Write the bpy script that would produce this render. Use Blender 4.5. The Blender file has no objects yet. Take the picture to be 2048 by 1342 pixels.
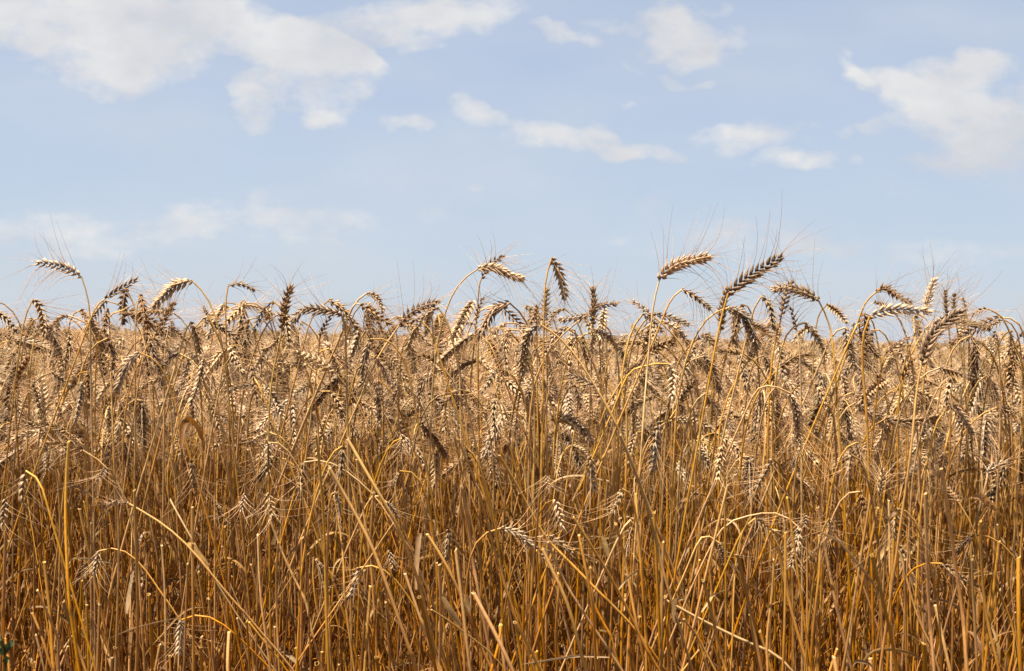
import bpy, math, random
import numpy as np
from mathutils import Matrix, Vector
R = math.radians
sc = bpy.context.scene
C = sc.collection

# ------------------------------------------------------------------ camera
F = 2400.0            # focal length in pixels of a 2048 px wide picture
EYE = 0.86
cd = bpy.data.cameras.new("camera"); cam = bpy.data.objects.new("camera", cd); C.objects.link(cam)
cam.matrix_world = Matrix.Translation((0, 0, EYE)) @ Matrix.Rotation(R(90.1), 4, 'X') @ Matrix.Rotation(R(0.9), 4, 'Z')
cd.sensor_width = 36; cd.lens = 36 * F / 2048
cd.clip_start = 0.05; cd.clip_end = 3000
cd.dof.use_dof = True; cd.dof.focus_distance = 1.85; cd.dof.aperture_fstop = 8.5
sc.camera = cam
sc.render.resolution_x = 1024; sc.render.resolution_y = 671
CM = np.array(cam.matrix_world.to_3x3()); CP = np.array((0, 0, EYE))
def at(px, py, D):
    """the point seen at photo pixel (px, py), D metres in front of the lens"""
    return CP + CM @ np.array(((px-1024)/F*D, (671-py)/F*D, -D))
def direction(px, py):
    v = CM @ np.array(((px-1024)/F, (671-py)/F, -1)); return v[0]/v[1], v[2]/v[1]

# ------------------------------------------------------------------ sun, sky, exposure
SUN_EL, SUN_AZ = 72.0, -114.0       # azimuth clockwise from +Y (view direction): to the left, a little behind the camera
az, el = R(SUN_AZ), R(SUN_EL)
sd = Vector((math.sin(az)*math.cos(el), math.cos(az)*math.cos(el), math.sin(el)))
ld = bpy.data.lights.new("sun", 'SUN'); lo = bpy.data.objects.new("sun", ld); C.objects.link(lo)
ld.energy = 5.0; ld.angle = R(0.5); ld.color = (1.0, 0.925, 0.80)
lo.rotation_euler = sd.to_track_quat('Z', 'Y').to_euler(); lo.location = (0, 0, 10)
sc.view_settings.view_transform = 'Standard'; sc.view_settings.look = 'None'
sc.view_settings.exposure = 1.95; sc.view_settings.gamma = 1.0
sc.cycles.max_bounces = 8; sc.cycles.diffuse_bounces = 4; sc.cycles.transparent_max_bounces = 8

w = bpy.data.worlds.new("World"); sc.world = w; w.use_nodes = True
w.cycles.sampling_method = 'MANUAL'; w.cycles.sample_map_resolution = 128
nt = w.node_tree; nt.nodes.clear(); L = nt.links.new
def N(t, **k):
    n = nt.nodes.new(t)
    for a, b in k.items(): setattr(n, a, b)
    return n
def mth(op, a, b=None, c=None):
    n = N('ShaderNodeMath', operation=op)
    for i, x in enumerate((a, b, c)):
        if x is None: continue
        if isinstance(x, (int, float)): n.inputs[i].default_value = x
        else: L(x, n.inputs[i])
    return n.outputs[0]
out = N('ShaderNodeOutputWorld'); bg = N('ShaderNodeBackground'); L(bg.outputs[0], out.inputs[0])
sky = N('ShaderNodeTexSky', sky_type='NISHITA', sun_disc=False)
sky.sun_elevation = el; sky.sun_rotation = az; sky.air_density = 1.0; sky.dust_density = 0.6; sky.ozone_density = 2.5; sky.altitude = 300
SKY_STRENGTH = 0.065
DAY = 2**1.95              # the exposure above; the sky colours below are what the picture shows
bg.inputs[1].default_value = SKY_STRENGTH
tc = N('ShaderNodeTexCoord'); sep = N('ShaderNodeSeparateXYZ'); L(tc.outputs['Generated'], sep.inputs[0])
ay = mth('MAXIMUM', mth('ABSOLUTE', sep.outputs[1]), 0.02)
comb = N('ShaderNodeCombineXYZ'); L(mth('DIVIDE', sep.outputs[0], ay), comb.inputs[0]); L(mth('DIVIDE', sep.outputs[2], ay), comb.inputs[1])
def noise(scale, detail, sx=1.0, sy=1.0, off=0.0, rough=0.6):
    mp = N('ShaderNodeMapping'); L(comb.outputs[0], mp.inputs[0]); mp.inputs[3].default_value = (sx, sy, 1); mp.inputs[1].default_value = (off, off*.7, off)
    n = N('ShaderNodeTexNoise'); n.inputs['Scale'].default_value = scale; n.inputs['Detail'].default_value = detail; n.inputs['Roughness'].default_value = rough
    L(mp.outputs[0], n.inputs['Vector']); return n
nz = noise(16, 3, 1, 1.5)
sub = N('ShaderNodeVectorMath', operation='SUBTRACT'); L(nz.outputs['Color'], sub.inputs[0]); sub.inputs[1].default_value = (.5, .5, .5)
scl = N('ShaderNodeVectorMath', operation='MULTIPLY'); L(sub.outputs[0], scl.inputs[0]); scl.inputs[1].default_value = (0.05, 0.032, 0)
warp = N('ShaderNodeVectorMath', operation='ADD'); L(comb.outputs[0], warp.inputs[0]); L(scl.outputs[0], warp.inputs[1])
# the clouds of the photograph: centre x, y, half width, half height, tilt, weight
CL = """150 20 260 80 0 1|20 60 70 60 0 1|170 135 140 52 12 1|290 120 130 62 0 .9|300 40 180 70 0 1|500 65 170 50 10 1|590 100 140 50 5 .9
650 165 95 78 0 1|515 195 58 70 -10 1|630 232 40 20 0 .6|725 112 42 24 30 .9|780 50 200 38 -6 .9|900 25 160 42 -4 .9|440 12 60 22 0 .6
810 240 55 14 0 .95|945 225 62 28 12 .85|850 97 60 18 -8 .45|870 145 70 16 0 .32|950 362 34 12 0 .4|925 330 40 12 0 .25
60 475 280 46 0 .42|200 465 280 42 0 .3|400 430 80 42 0 .42|515 415 36 50 0 .36|610 440 190 50 6 .36|860 420 80 20 0 .3|400 470 500 60 0 .15
1115 70 44 20 18 1|1180 86 42 16 12 .9|1220 52 70 18 0 .5|1290 70 56 52 0 .7|1365 65 76 66 0 1.2|1450 90 52 40 -20 .6|1365 22 26 22 0 .6|1455 15 26 16 0 .5
1265 138 50 9 20 .35|1350 160 46 13 18 .5|1415 168 24 9 0 .6|1260 215 22 14 0 .6
1090 272 100 34 0 .65|1185 285 100 32 6 .65|1212 262 34 26 30 .5|1275 302 95 16 2 .95
1450 275 90 28 4 .75|1550 268 110 30 -5 .7|1600 320 105 20 -4 .95|1687 268 20 24 0 .5|1720 316 26 10 0 .5
1715 140 34 26 30 .9|1775 165 85 30 6 1|1900 165 120 62 -10 1|1965 130 60 34 0 .9|1900 225 140 62 8 1|1990 265 100 66 0 .9|2050 200 50 70 0 .8
1750 250 50 24 0 .5|1955 318 110 42 0 .7|1820 328 66 12 0 .35
1350 420 150 34 3 .34|1500 480 260 34 0 .5|1900 500 190 32 0 .55|1650 490 120 22 0 .35|1240 472 40 12 0 .3|1820 380 300 90 0 .16"""
acc = None
for e in CL.replace("\n", "|").split("|"):
    cx, cy, a, b, th, wt = map(float, e.split())
    u, v = direction(cx, cy)
    a, b = a/F*1.2, b/F*1.28
    q = N('ShaderNodeVectorMath', operation='MULTIPLY_ADD'); L(warp.outputs[0], q.inputs[0])
    q.inputs[1].default_value = (1/a, 1/b, 0); q.inputs[2].default_value = (-u/a, -v/b, 0)
    if th:                                              # a tilted cloud: shear it
        q2 = N('ShaderNodeVectorMath', operation='DOT_PRODUCT'); L(q.outputs[0], q2.inputs[0]); t = math.tan(R(th))*a/b; q2.inputs[1].default_value = (t, 1, 0)
        sp = N('ShaderNodeSeparateXYZ'); L(q.outputs[0], sp.inputs[0])
        d2 = mth('MULTIPLY_ADD', sp.outputs[0], sp.outputs[0], mth('MULTIPLY', q2.outputs['Value'], q2.outputs['Value']))
    else:
        dn = N('ShaderNodeVectorMath', operation='DOT_PRODUCT'); L(q.outputs[0], dn.inputs[0]); L(q.outputs[0], dn.inputs[1]); d2 = dn.outputs['Value']
    c1 = mth('MAXIMUM', mth('MULTIPLY_ADD', d2, -wt, wt), 0.0)
    acc = c1 if acc is None else mth('ADD', acc, c1)
acc = mth('MINIMUM', acc, 1.45)
fb = noise(24, 7, 0.75, 1.3, 3.3, 0.72)
fb2 = noise(6, 2, 0.7, 2.4, 7.1)
dens = mth('ADD', acc, mth('MULTIPLY', mth('SUBTRACT', fb.outputs[0], 0.5), 3.8))
dens = mth('MULTIPLY', dens, mth('MINIMUM', mth('MULTIPLY', acc, 2.5), 1.0))
mr = N('ShaderNodeMapRange'); L(dens, mr.inputs[0]); mr.inputs[1].default_value = 0.14; mr.inputs[2].default_value = 1.38; mr.inputs[4].default_value = 0.95
veil = N('ShaderNodeMapRange'); L(fb2.outputs[0], veil.inputs[0]); veil.inputs[1].default_value = .36; veil.inputs[2].default_value = .75; veil.inputs[4].default_value = .34
mask = mth('MINIMUM', mth('ADD', mr.outputs[0], mth('MULTIPLY', veil.outputs[0], 0.8)), 0.96)
tint = N('ShaderNodeMix', data_type='RGBA', blend_type='MULTIPLY'); tint.inputs[0].default_value = 1; L(sky.outputs[0], tint.inputs[6]); tint.inputs[7].default_value = (.62, .60, .62, 1)
# thin high haze lifts the sky towards pale grey blue
pale = N('ShaderNodeMix', data_type='RGBA'); pale.inputs[0].default_value = 0.68; L(tint.outputs[2], pale.inputs[6]); pale.inputs[7].default_value = (0.535/SKY_STRENGTH/DAY, 0.615/SKY_STRENGTH/DAY, 0.745/SKY_STRENGTH/DAY, 1)
k = 1/SKY_STRENGTH/DAY
mix = N('ShaderNodeMix', data_type='RGBA'); L(mask, mix.inputs[0])
# pale air low over the horizon, and soft grey modelling inside the clouds
low = mth('POWER', 2.718, mth('MULTIPLY', mth('ABSOLUTE', sep.outputs[2]), -9.0))
air = N('ShaderNodeMix', data_type='RGBA'); L(mth('MULTIPLY', low, 0.55), air.inputs[0]); L(pale.outputs[2], air.inputs[6]); air.inputs[7].default_value = (.565*k, .625*k, .72*k, 1)
L(air.outputs[2], mix.inputs[6])
fb3 = noise(11, 4, 0.8, 1.5, 5.7, 0.6); sh = N('ShaderNodeMapRange'); L(fb3.outputs[0], sh.inputs[0]); sh.inputs[1].default_value = .35; sh.inputs[2].default_value = .65
cc = N('ShaderNodeMix', data_type='RGBA'); L(sh.outputs[0], cc.inputs[0]); cc.inputs[6].default_value = (.66*k, .675*k, .715*k, 1); cc.inputs[7].default_value = (.83*k, .83*k, .83*k, 1); L(cc.outputs[2], mix.inputs[7])
L(mix.outputs[2], bg.inputs[0])

# ------------------------------------------------------------------ materials
def material(name, rough, spec, trans, bump, stripes):
    m = bpy.data.materials.new(name); m.use_nodes = True
    t = m.node_tree; b = t.nodes['Principled BSDF']; lk = t.links.new
    at_ = t.nodes.new('ShaderNodeAttribute'); at_.attribute_name = 'pig_shade'
    oi = t.nodes.new('ShaderNodeObjectInfo'); hs = t.nodes.new('ShaderNodeHueSaturation')
    def rng(lo, hi, src):
        r = t.nodes.new('ShaderNodeMapRange'); r.inputs[3].default_value = lo; r.inputs[4].default_value = hi; lk(src, r.inputs[0]); return r.outputs[0]
    wn = t.nodes.new('ShaderNodeTexWhiteNoise'); wn.noise_dimensions = '1D'; lk(oi.outputs['Random'], wn.inputs['W'])
    sp = t.nodes.new('ShaderNodeSeparateColor'); lk(wn.outputs['Color'], sp.inputs[0])
    lk(rng(.4905, .5, sp.outputs[0]), hs.inputs['Hue']); lk(rng(.86, 1.12, sp.outputs[1]), hs.inputs['Saturation']); lk(rng(.68, 1.22, oi.outputs['Random']), hs.inputs['Value'])
    lk(at_.outputs['Color'], hs.inputs['Color'])
    tc = t.nodes.new('ShaderNodeTexCoord'); mp = t.nodes.new('ShaderNodeMapping'); mp.inputs[3].default_value = stripes; lk(tc.outputs['Object'], mp.inputs[0])
    nz = t.nodes.new('ShaderNodeTexNoise'); nz.inputs['Scale'].default_value = 1; nz.inputs['Detail'].default_value = 2; lk(mp.outputs[0], nz.inputs['Vector'])
    mx = t.nodes.new('ShaderNodeMix'); mx.data_type = 'RGBA'; mx.blend_type = 'MULTIPLY'; mx.inputs[0].default_value = 1
    cr = t.nodes.new('ShaderNodeMapRange'); cr.inputs[1].default_value = .3; cr.inputs[2].default_value = .7; cr.inputs[3].default_value = .70; cr.inputs[4].default_value = 1.15; lk(nz.outputs[0], cr.inputs[0])
    lk(hs.outputs[0], mx.inputs[6]); lk(cr.outputs[0], mx.inputs[7])
    n3 = t.nodes.new('ShaderNodeTexNoise'); n3.inputs['Scale'].default_value = 38; n3.inputs['Detail'].default_value = 3; lk(tc.outputs['Object'], n3.inputs['Vector'])
    st = t.nodes.new('ShaderNodeMapRange'); st.inputs[1].default_value = .52; st.inputs[2].default_value = .75; st.inputs[4].default_value = .4; lk(n3.outputs[0], st.inputs[0])
    weathered = t.nodes.new('ShaderNodeMix'); weathered.data_type = 'RGBA'; lk(st.outputs[0], weathered.inputs[0]); lk(mx.outputs[2], weathered.inputs[6]); weathered.inputs[7].default_value = (.19, .11, .045, 1); mx = weathered
    lk(mx.outputs[2], b.inputs['Base Color']); b.inputs['Roughness'].default_value = rough; b.inputs['Specular IOR Level'].default_value = spec
    if trans:
        o = t.nodes['Material Output']; tr = t.nodes.new('ShaderNodeBsdfTranslucent'); ms = t.nodes.new('ShaderNodeMixShader'); ms.inputs[0].default_value = trans
        lk(mx.outputs[2], tr.inputs[0]); lk(b.outputs[0], ms.inputs[1]); lk(tr.outputs[0], ms.inputs[2]); lk(ms.outputs[0], o.inputs[0])
    return m
M_STRAW = material('dry_straw', .45, .22, 0, 0, (900, 900, 45))
M_EAR = material('ripe_ear', .6, .2, .10, 0, (420, 420, 420))
M_BEARD = material('awn', .5, .3, .45, 0, (200, 200, 200))
M_LEAF = material('dry_leaf', .55, .3, .35, 0, (300, 300, 60))
MATS = [M_STRAW, M_EAR, M_BEARD, M_LEAF]

# ------------------------------------------------------------------ mesh building
class Geo:
    """quads with one colour per vertex: pigment, with painted shade in places"""
    def __init__(s): s.v = []; s.q = []; s.c = []; s.m = []; s.n = 0
    def add(s, V, Q, col, mat=0):
        V = np.asarray(V, float).reshape(-1, 3); Q = np.asarray(Q, int).reshape(-1, 4)
        col = np.broadcast_to(np.asarray(col, float), V.shape)
        s.v.append(V); s.q.append(Q + s.n); s.c.append(col); s.m.append(np.full(len(Q), mat)); s.n += len(V)
    def arrays(s):
        return np.concatenate(s.v), np.concatenate(s.q), np.concatenate(s.c), np.concatenate(s.m)

def mesh(name, geo, mats, origin=(0, 0, 0)):
    V, Q, c, m = geo.arrays(); V = V - np.asarray(origin)
    me = bpy.data.meshes.new(name)
    me.vertices.add(len(V)); me.vertices.foreach_set('co', V.astype(np.float32).ravel())
    me.loops.add(Q.size); me.loops.foreach_set('vertex_index', Q.astype(np.int32).ravel())
    me.polygons.add(len(Q)); me.polygons.foreach_set('loop_start', np.arange(0, Q.size, 4, dtype=np.int32))
    me.polygons.foreach_set('use_smooth', np.ones(len(Q), bool))
    for x in mats: me.materials.append(x)
    if len(mats) > 1: me.polygons.foreach_set('material_index', m.astype(np.int32))
    me.update(calc_edges=True)
    at_ = me.attributes.new('pig_shade', 'FLOAT_COLOR', 'POINT')
    at_.data.foreach_set('color', np.concatenate([c, np.ones((len(c), 1))], 1).astype(np.float32).ravel())
    return me
def link(name, me, parent=None, loc=(0, 0, 0)):
    o = bpy.data.objects.new(name, me); o.location = loc; C.objects.link(o)
    if parent is not None: o.parent = parent
    return o

def grid_q(n, k, wrap=True):
    i = np.arange(n-1)[:, None]*k; j = np.arange(k if wrap else k-1)[None]; j2 = (j+1) % k
    return np.stack(np.broadcast_arrays(i+j, i+j2, i+k+j2, i+k+j), -1).reshape(-1, 4)
def unit(a): return a/np.maximum(np.linalg.norm(a, axis=-1, keepdims=True), 1e-9)
def frames(P, roll=0.0):
    T = unit(np.gradient(P, axis=0)); n = len(P); A = np.zeros_like(P)
    a = np.cross(T[0], (0.13, 1, 0.05)); a = a/np.linalg.norm(a)
    for i in range(n):
        a = a - T[i]*a.dot(T[i]); a = a/max(np.linalg.norm(a), 1e-9); A[i] = a
    B = np.cross(T, A); c, s = math.cos(roll), math.sin(roll)
    return T, A*c+B*s, B*c-A*s
def curve(pts, n, d0=None):
    """smooth curve through the points, n samples evenly spaced"""
    P = np.asarray(pts, float)
    if len(P) == 2: return P[0] + (P[1]-P[0])*np.linspace(0, 1, n)[:, None]
    E = np.vstack([2*P[0]-P[1], P, 2*P[-1]-P[-2]]); out = []
    for i in range(1, len(E)-2):
        a, b, c, d = E[i-1:i+3]; t = np.linspace(0, 1, 14, endpoint=False)[:, None]
        out.append(.5*(2*b+(c-a)*t+(2*a-5*b+4*c-d)*t*t+(3*b-a-3*c+d)*t**3))
    out = np.vstack(out+[P[-1:]]); s = np.r_[0, np.cumsum(np.linalg.norm(np.diff(out, axis=0), axis=1))]
    u = np.linspace(0, s[-1], n)
    return np.stack([np.interp(u, s, out[:, k]) for k in range(3)], 1)
def bezier(a, b, c, d, n):
    t = np.linspace(0, 1, n)[:, None]
    return a*(1-t)**3+3*b*t*(1-t)**2+3*c*t*t*(1-t)+d*t**3
def tube(g, P, r, col, sides=6, mat=0):
    P = np.asarray(P); T, A, B = frames(P); a = np.arange(sides)*2*math.pi/sides
    r = np.broadcast_to(r, len(P))
    V = P[:, None]+(A[:, None]*np.cos(a)[None, :, None]+B[:, None]*np.sin(a)[None, :, None])*r[:, None, None]
    col = np.asarray(col, float)
    if col.ndim == 2: col = np.repeat(col, sides, 0)
    g.add(V, grid_q(len(P), sides), col, mat)

TAN = np.array((.29, .158, .036)); GOLD = np.array((.325, .146, .015)); AMBER = np.array((.19, .059, .002)); PALE = np.array((.47, .295, .09)); BROWN = np.array((.075, .028, .004))
EARP = np.array((.52, .37, .205)); EARB = np.array((.165, .082, .026)); EARD = np.array((.06, .028, .012))

def stem_geo(g, P, r0, r1, rng, tone, sides=6, cut=False, mat=0):
    """tapered straw with darker swollen joints; tone 0 brown .. 1 pale"""
    s = np.r_[0, np.cumsum(np.linalg.norm(np.diff(P, axis=0), axis=1))]; Ltot = s[-1]
    joints = []; h = rng.uniform(.05, .12)
    while h < Ltot-.12: joints.append(h); h += rng.uniform(.11, .19)
    u = np.linspace(0, Ltot, max(12, int(Ltot/.022)))
    for j in joints: u = np.r_[u, j-.0055, j-.002, j+.002, j+.0055]
    u = np.unique(u.round(5)); Q = np.stack([np.interp(u, s, P[:, k]) for k in range(3)], 1)
    for _ in range(2): Q[1:-1] = Q[1:-1]*.6+(Q[:-2]+Q[2:])*.2
    r = r0+(r1-r0)*(u/Ltot)**.8
    base = AMBER*(1-tone)+GOLD*tone; top = TAN*(1-tone)+PALE*tone
    f = (u/.76).clip(0, 1)[:, None]**2.2  # amber lower stem, painted darker still for the shade inside the crop
    col = base*(1-f)+top*f
    for j in joints:
        k = np.exp(-((u-j)/.0035)**2); r = r*(1+.32*k); col = col*(1-.55*k[:, None])+BROWN*.55*k[:, None]
        sh = ((u > j) & (u < j+rng.uniform(.05, .12)))[:, None]; col = np.where(sh, col*np.array((1.07, 1.0, .9)), col)
    tube(g, Q, r, col, sides, mat)
    if cut:                                             # hollow torn end, its bore painted dark for shade
        T, A, B = frames(Q[-3:]); a = np.arange(sides)*2*math.pi/sides; rr = r[-1]
        ring = lambda rad, dz: Q[-1]+T[-1]*dz+(A[-1]*np.cos(a)[:, None]+B[-1]*np.sin(a)[:, None])*rad
        jag = (rng.uniform(-.0012, .0015, sides)+rng.uniform(.2, 1)*rr*np.cos(a+rng.uniform(0, 6)))[:, None]*T[-1]
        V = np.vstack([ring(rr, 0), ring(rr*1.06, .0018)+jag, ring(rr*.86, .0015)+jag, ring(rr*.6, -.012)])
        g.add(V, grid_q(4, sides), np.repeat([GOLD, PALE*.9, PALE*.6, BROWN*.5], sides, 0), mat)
    return Q

FZ = np.array((0, .09, .25, .43, .62, .78, 1.0)); FR = np.array((.32, .86, 1.0, .86, .50, .20, .03))
def floret_template(lod):
    z, r, k = (FZ, FR, 6) if lod == 0 else (FZ[[0, 2, 3, 5, 6]], FR[[0, 2, 3, 5, 6]], 5)
    a = np.arange(k)*2*math.pi/k
    x = r[:, None]*np.cos(a); y = r[:, None]*np.sin(a)*(1+.12*np.cos(a))
    return np.stack([x, y, np.repeat(z[:, None], k, 1)], -1).reshape(-1, 3), grid_q(len(z), k), np.repeat(z, k)
TEMPLATES = [floret_template(0), floret_template(1)]

def ear_geo(ge, gb, P, roll, rng, tone, lod=0, fat=1.0, awn=1.0, mats=(0, 0), drop=.38, spread=1.0):
    """a bearded ear along curve P (base to tip): alternating spikelets of husked grains, each with its awns"""
    P = curve(P, 40); T, A, B = frames(P, roll)
    Ln = np.linalg.norm(np.diff(P, axis=0), axis=1).sum()
    k = (Ln/.085)**.8
    nsp = int(np.clip(round(Ln/.0047), 9, 26))
    tube(ge, P, np.linspace(.0011, .0006, 40)*k**.5, EARB*.8, 5, mats[0])
    O, D, X, W, H, LN, CO, AW = [], [], [], [], [], [], [], []
    base = EARB*(1-tone)+EARP*tone
    for i in range(nsp):
        t = (i+.15)/nsp; f = t*38; i0 = int(f); fr = f-i0
        p = P[i0]*(1-fr)+P[i0+1]*fr; tt = T[i0]; sgn = 1 if i % 2 else -1; aa = A[i0]*sgn; bb = B[i0]
        env = (.60+.50*math.sin(math.pi*min(1, (t+.10)/.85)) if t < .75 else 1.0-.35*(t-.75)/.25)*fat
        if t < .1: env *= .75
        sm = base*rng.uniform(.86, 1.12)
        if rng.random() < .14: sm = sm*.6+EARD*.4
        last = i >= nsp-2
        for kind, fan, lift, ln in (('glume', -40, 24, .0085), ('glume', 40, 24, .0085), ('l', -33, 27, .0140), ('l', 33, 27, .0140), ('c', 0, 34, .0128)):
            al = R((lift if not last else lift*.35)*spread+rng.uniform(-6, 6)); fa = R(fan+rng.uniform(-6, 6))
            d = tt*math.cos(al)*math.cos(fa)+aa*math.sin(al)+bb*math.sin(fa)
            d = d/np.linalg.norm(d)
            e1 = np.cross(d, aa); e1 = e1/max(np.linalg.norm(e1), 1e-6)
            L_ = ln*k*env*rng.uniform(.92, 1.08)
            off = .0017*k if kind != 'glume' else .0009*k
            O.append(p+aa*off+bb*math.sin(fa)*.0018*k+tt*(.0014*k if kind == 'c' else 0)); D.append(d); X.append(e1); LN.append(L_*1.08)
            wd = (.0020 if kind == 'glume' else .00235)*k*fat*rng.uniform(.9, 1.1)
            W.append(wd); H.append(wd*.82); CO.append(sm*rng.uniform(.92, 1.08)*(.93 if kind == 'glume' else 1))
            AW.append(kind != 'glume' and (kind == 'l' or rng.random() < .5) and rng.random() > drop)
    O, D, X, W, H, LN, CO, AW = map(np.array, (O, D, X, W, H, LN, CO, AW))
    Y = np.cross(D, X)
    TV, TQ, TZ = TEMPLATES[lod]; n = len(TV)
    V = O[:, None]+X[:, None]*(TV[None, :, :1]*W[:, None, None])+Y[:, None]*(TV[None, :, 1:2]*H[:, None, None])+D[:, None]*(TZ[None, :, None]*LN[:, None, None])
    out = unit(O+D*.01-P[np.clip((np.linspace(0, 39, len(O))).astype(int), 0, 39)])
    V = V-out[:, None]*(((TZ-.35)**2)[None, :, None]*LN[:, None, None]*.12)
    col = CO[:, None]*np.interp(TZ, (0, .25, .65, 1), (.33, .82, 1.10, .70))[None, :, None]  # brown husk bases, painted darker to deepen the shaded gaps between spikelets
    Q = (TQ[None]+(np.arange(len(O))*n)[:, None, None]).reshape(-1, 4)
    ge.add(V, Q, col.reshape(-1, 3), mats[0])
    # awns
    ix = np.where(AW)[0]
    if len(ix) and gb is not None:
        m = len(ix); ns = 8 if lod == 0 else 5
        tip = O[ix]+D[ix]*LN[ix][:, None]*.93; d = D[ix]
        ax = unit(P[-1]-P[0]); outw = unit(d-ax*(d@ax)[:, None]+rng.normal(0, .25, (m, 3)))
        ln = rng.uniform(.026, .066, m)*awn*k**.6
        c1 = rng.uniform(.25, .75, m); t = np.linspace(0, 1, ns)
        PP = tip[:, None]+(d[:, None]*t[None, :, None]+outw[:, None]*(c1[:, None]*t[None]**1.7)[..., None])*ln[:, None, None]
        PP = PP+rng.normal(0, .10, (m, 1, 3))*(t**2)[None, :, None]*ln[:, None, None]
        PP[:, :, 2] -= (t**2*.06)[None]*ln[:, None]
        e1 = unit(np.cross(d, outw)); e2 = np.cross(d, e1)
        rad = np.interp(t, (0, .15, 1), (.00055, .00030, .00011))
        sd_ = 3; a = np.arange(sd_)*2*math.pi/sd_
        VV = PP[:, :, None]+(e1[:, None, None]*np.cos(a)[None, None, :, None]+e2[:, None, None]*np.sin(a)[None, None, :, None])*rad[None, :, None, None]
        q = grid_q(ns, sd_); Q = (q[None]+(np.arange(m)*ns*sd_)[:, None, None]).reshape(-1, 4)
        cc = (GOLD*.25+EARP*1.05)*(.9+.3*tone)
        gb.add(VV, Q, np.repeat(cc[None]*rng.uniform(.7, 1.15, (m, 1)), ns*sd_, 0), mats[1])

def leaf_geo(g, p0, up, side, length, width, rng, curl=1.0, mat=0, tone=.6):
    """dry strap leaf: rises from the stem, bends over and hangs, folded along its midrib, twisting"""
    n = 16; t = np.linspace(0, 1, n); side = unit(side-up*side.dot(up))
    ang = R(20)+curl*R(150)*t**1.3+.25*np.sin(t*7+rng.uniform(0, 6))
    d = up[None]*np.cos(ang)[:, None]+side[None]*np.sin(ang)[:, None]
    P = p0+np.vstack([np.zeros(3), np.cumsum(d[:-1], 0)])*length/(n-1)
    bi = unit(np.cross(up, side)); tw = rng.uniform(-2.4, 2.4)*t+rng.uniform(-.4, .4)
    nn = np.cross(d, bi)
    w_ = bi[None]*np.cos(tw)[:, None]+nn*np.sin(tw)[:, None]; h_ = np.cross(d, w_)
    wd = width*np.sin(math.pi*(t*.93+.07)**.6)**.7*.5+.0003; wd[0] = width*.35
    V = np.stack([P-w_*wd[:, None]+h_*wd[:, None]*.35, P-h_*wd[:, None]*.15, P+w_*wd[:, None]+h_*wd[:, None]*.35], 1)
    c = (BROWN*.6+GOLD*.4)*(1-tone)+np.array((.34, .21, .07))*tone
    g.add(V, grid_q(n, 3, False), c*rng.uniform(.8, 1.1), mat)

# ------------------------------------------------------------------ the plants one can tell apart
# crop windows of the photograph in which the plants were measured: x0, y0, scale
CROPS = {1: (0, 440, 2.917), 2: (500, 440, 2.917), 3: (1000, 440, 2.917), 4: (1500, 440, 2.918),
         5: (0, 880, 2.904), 6: (500, 880, 2.904), 7: (1000, 880, 2.904), 8: (1500, 880, 2.905)}
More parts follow.
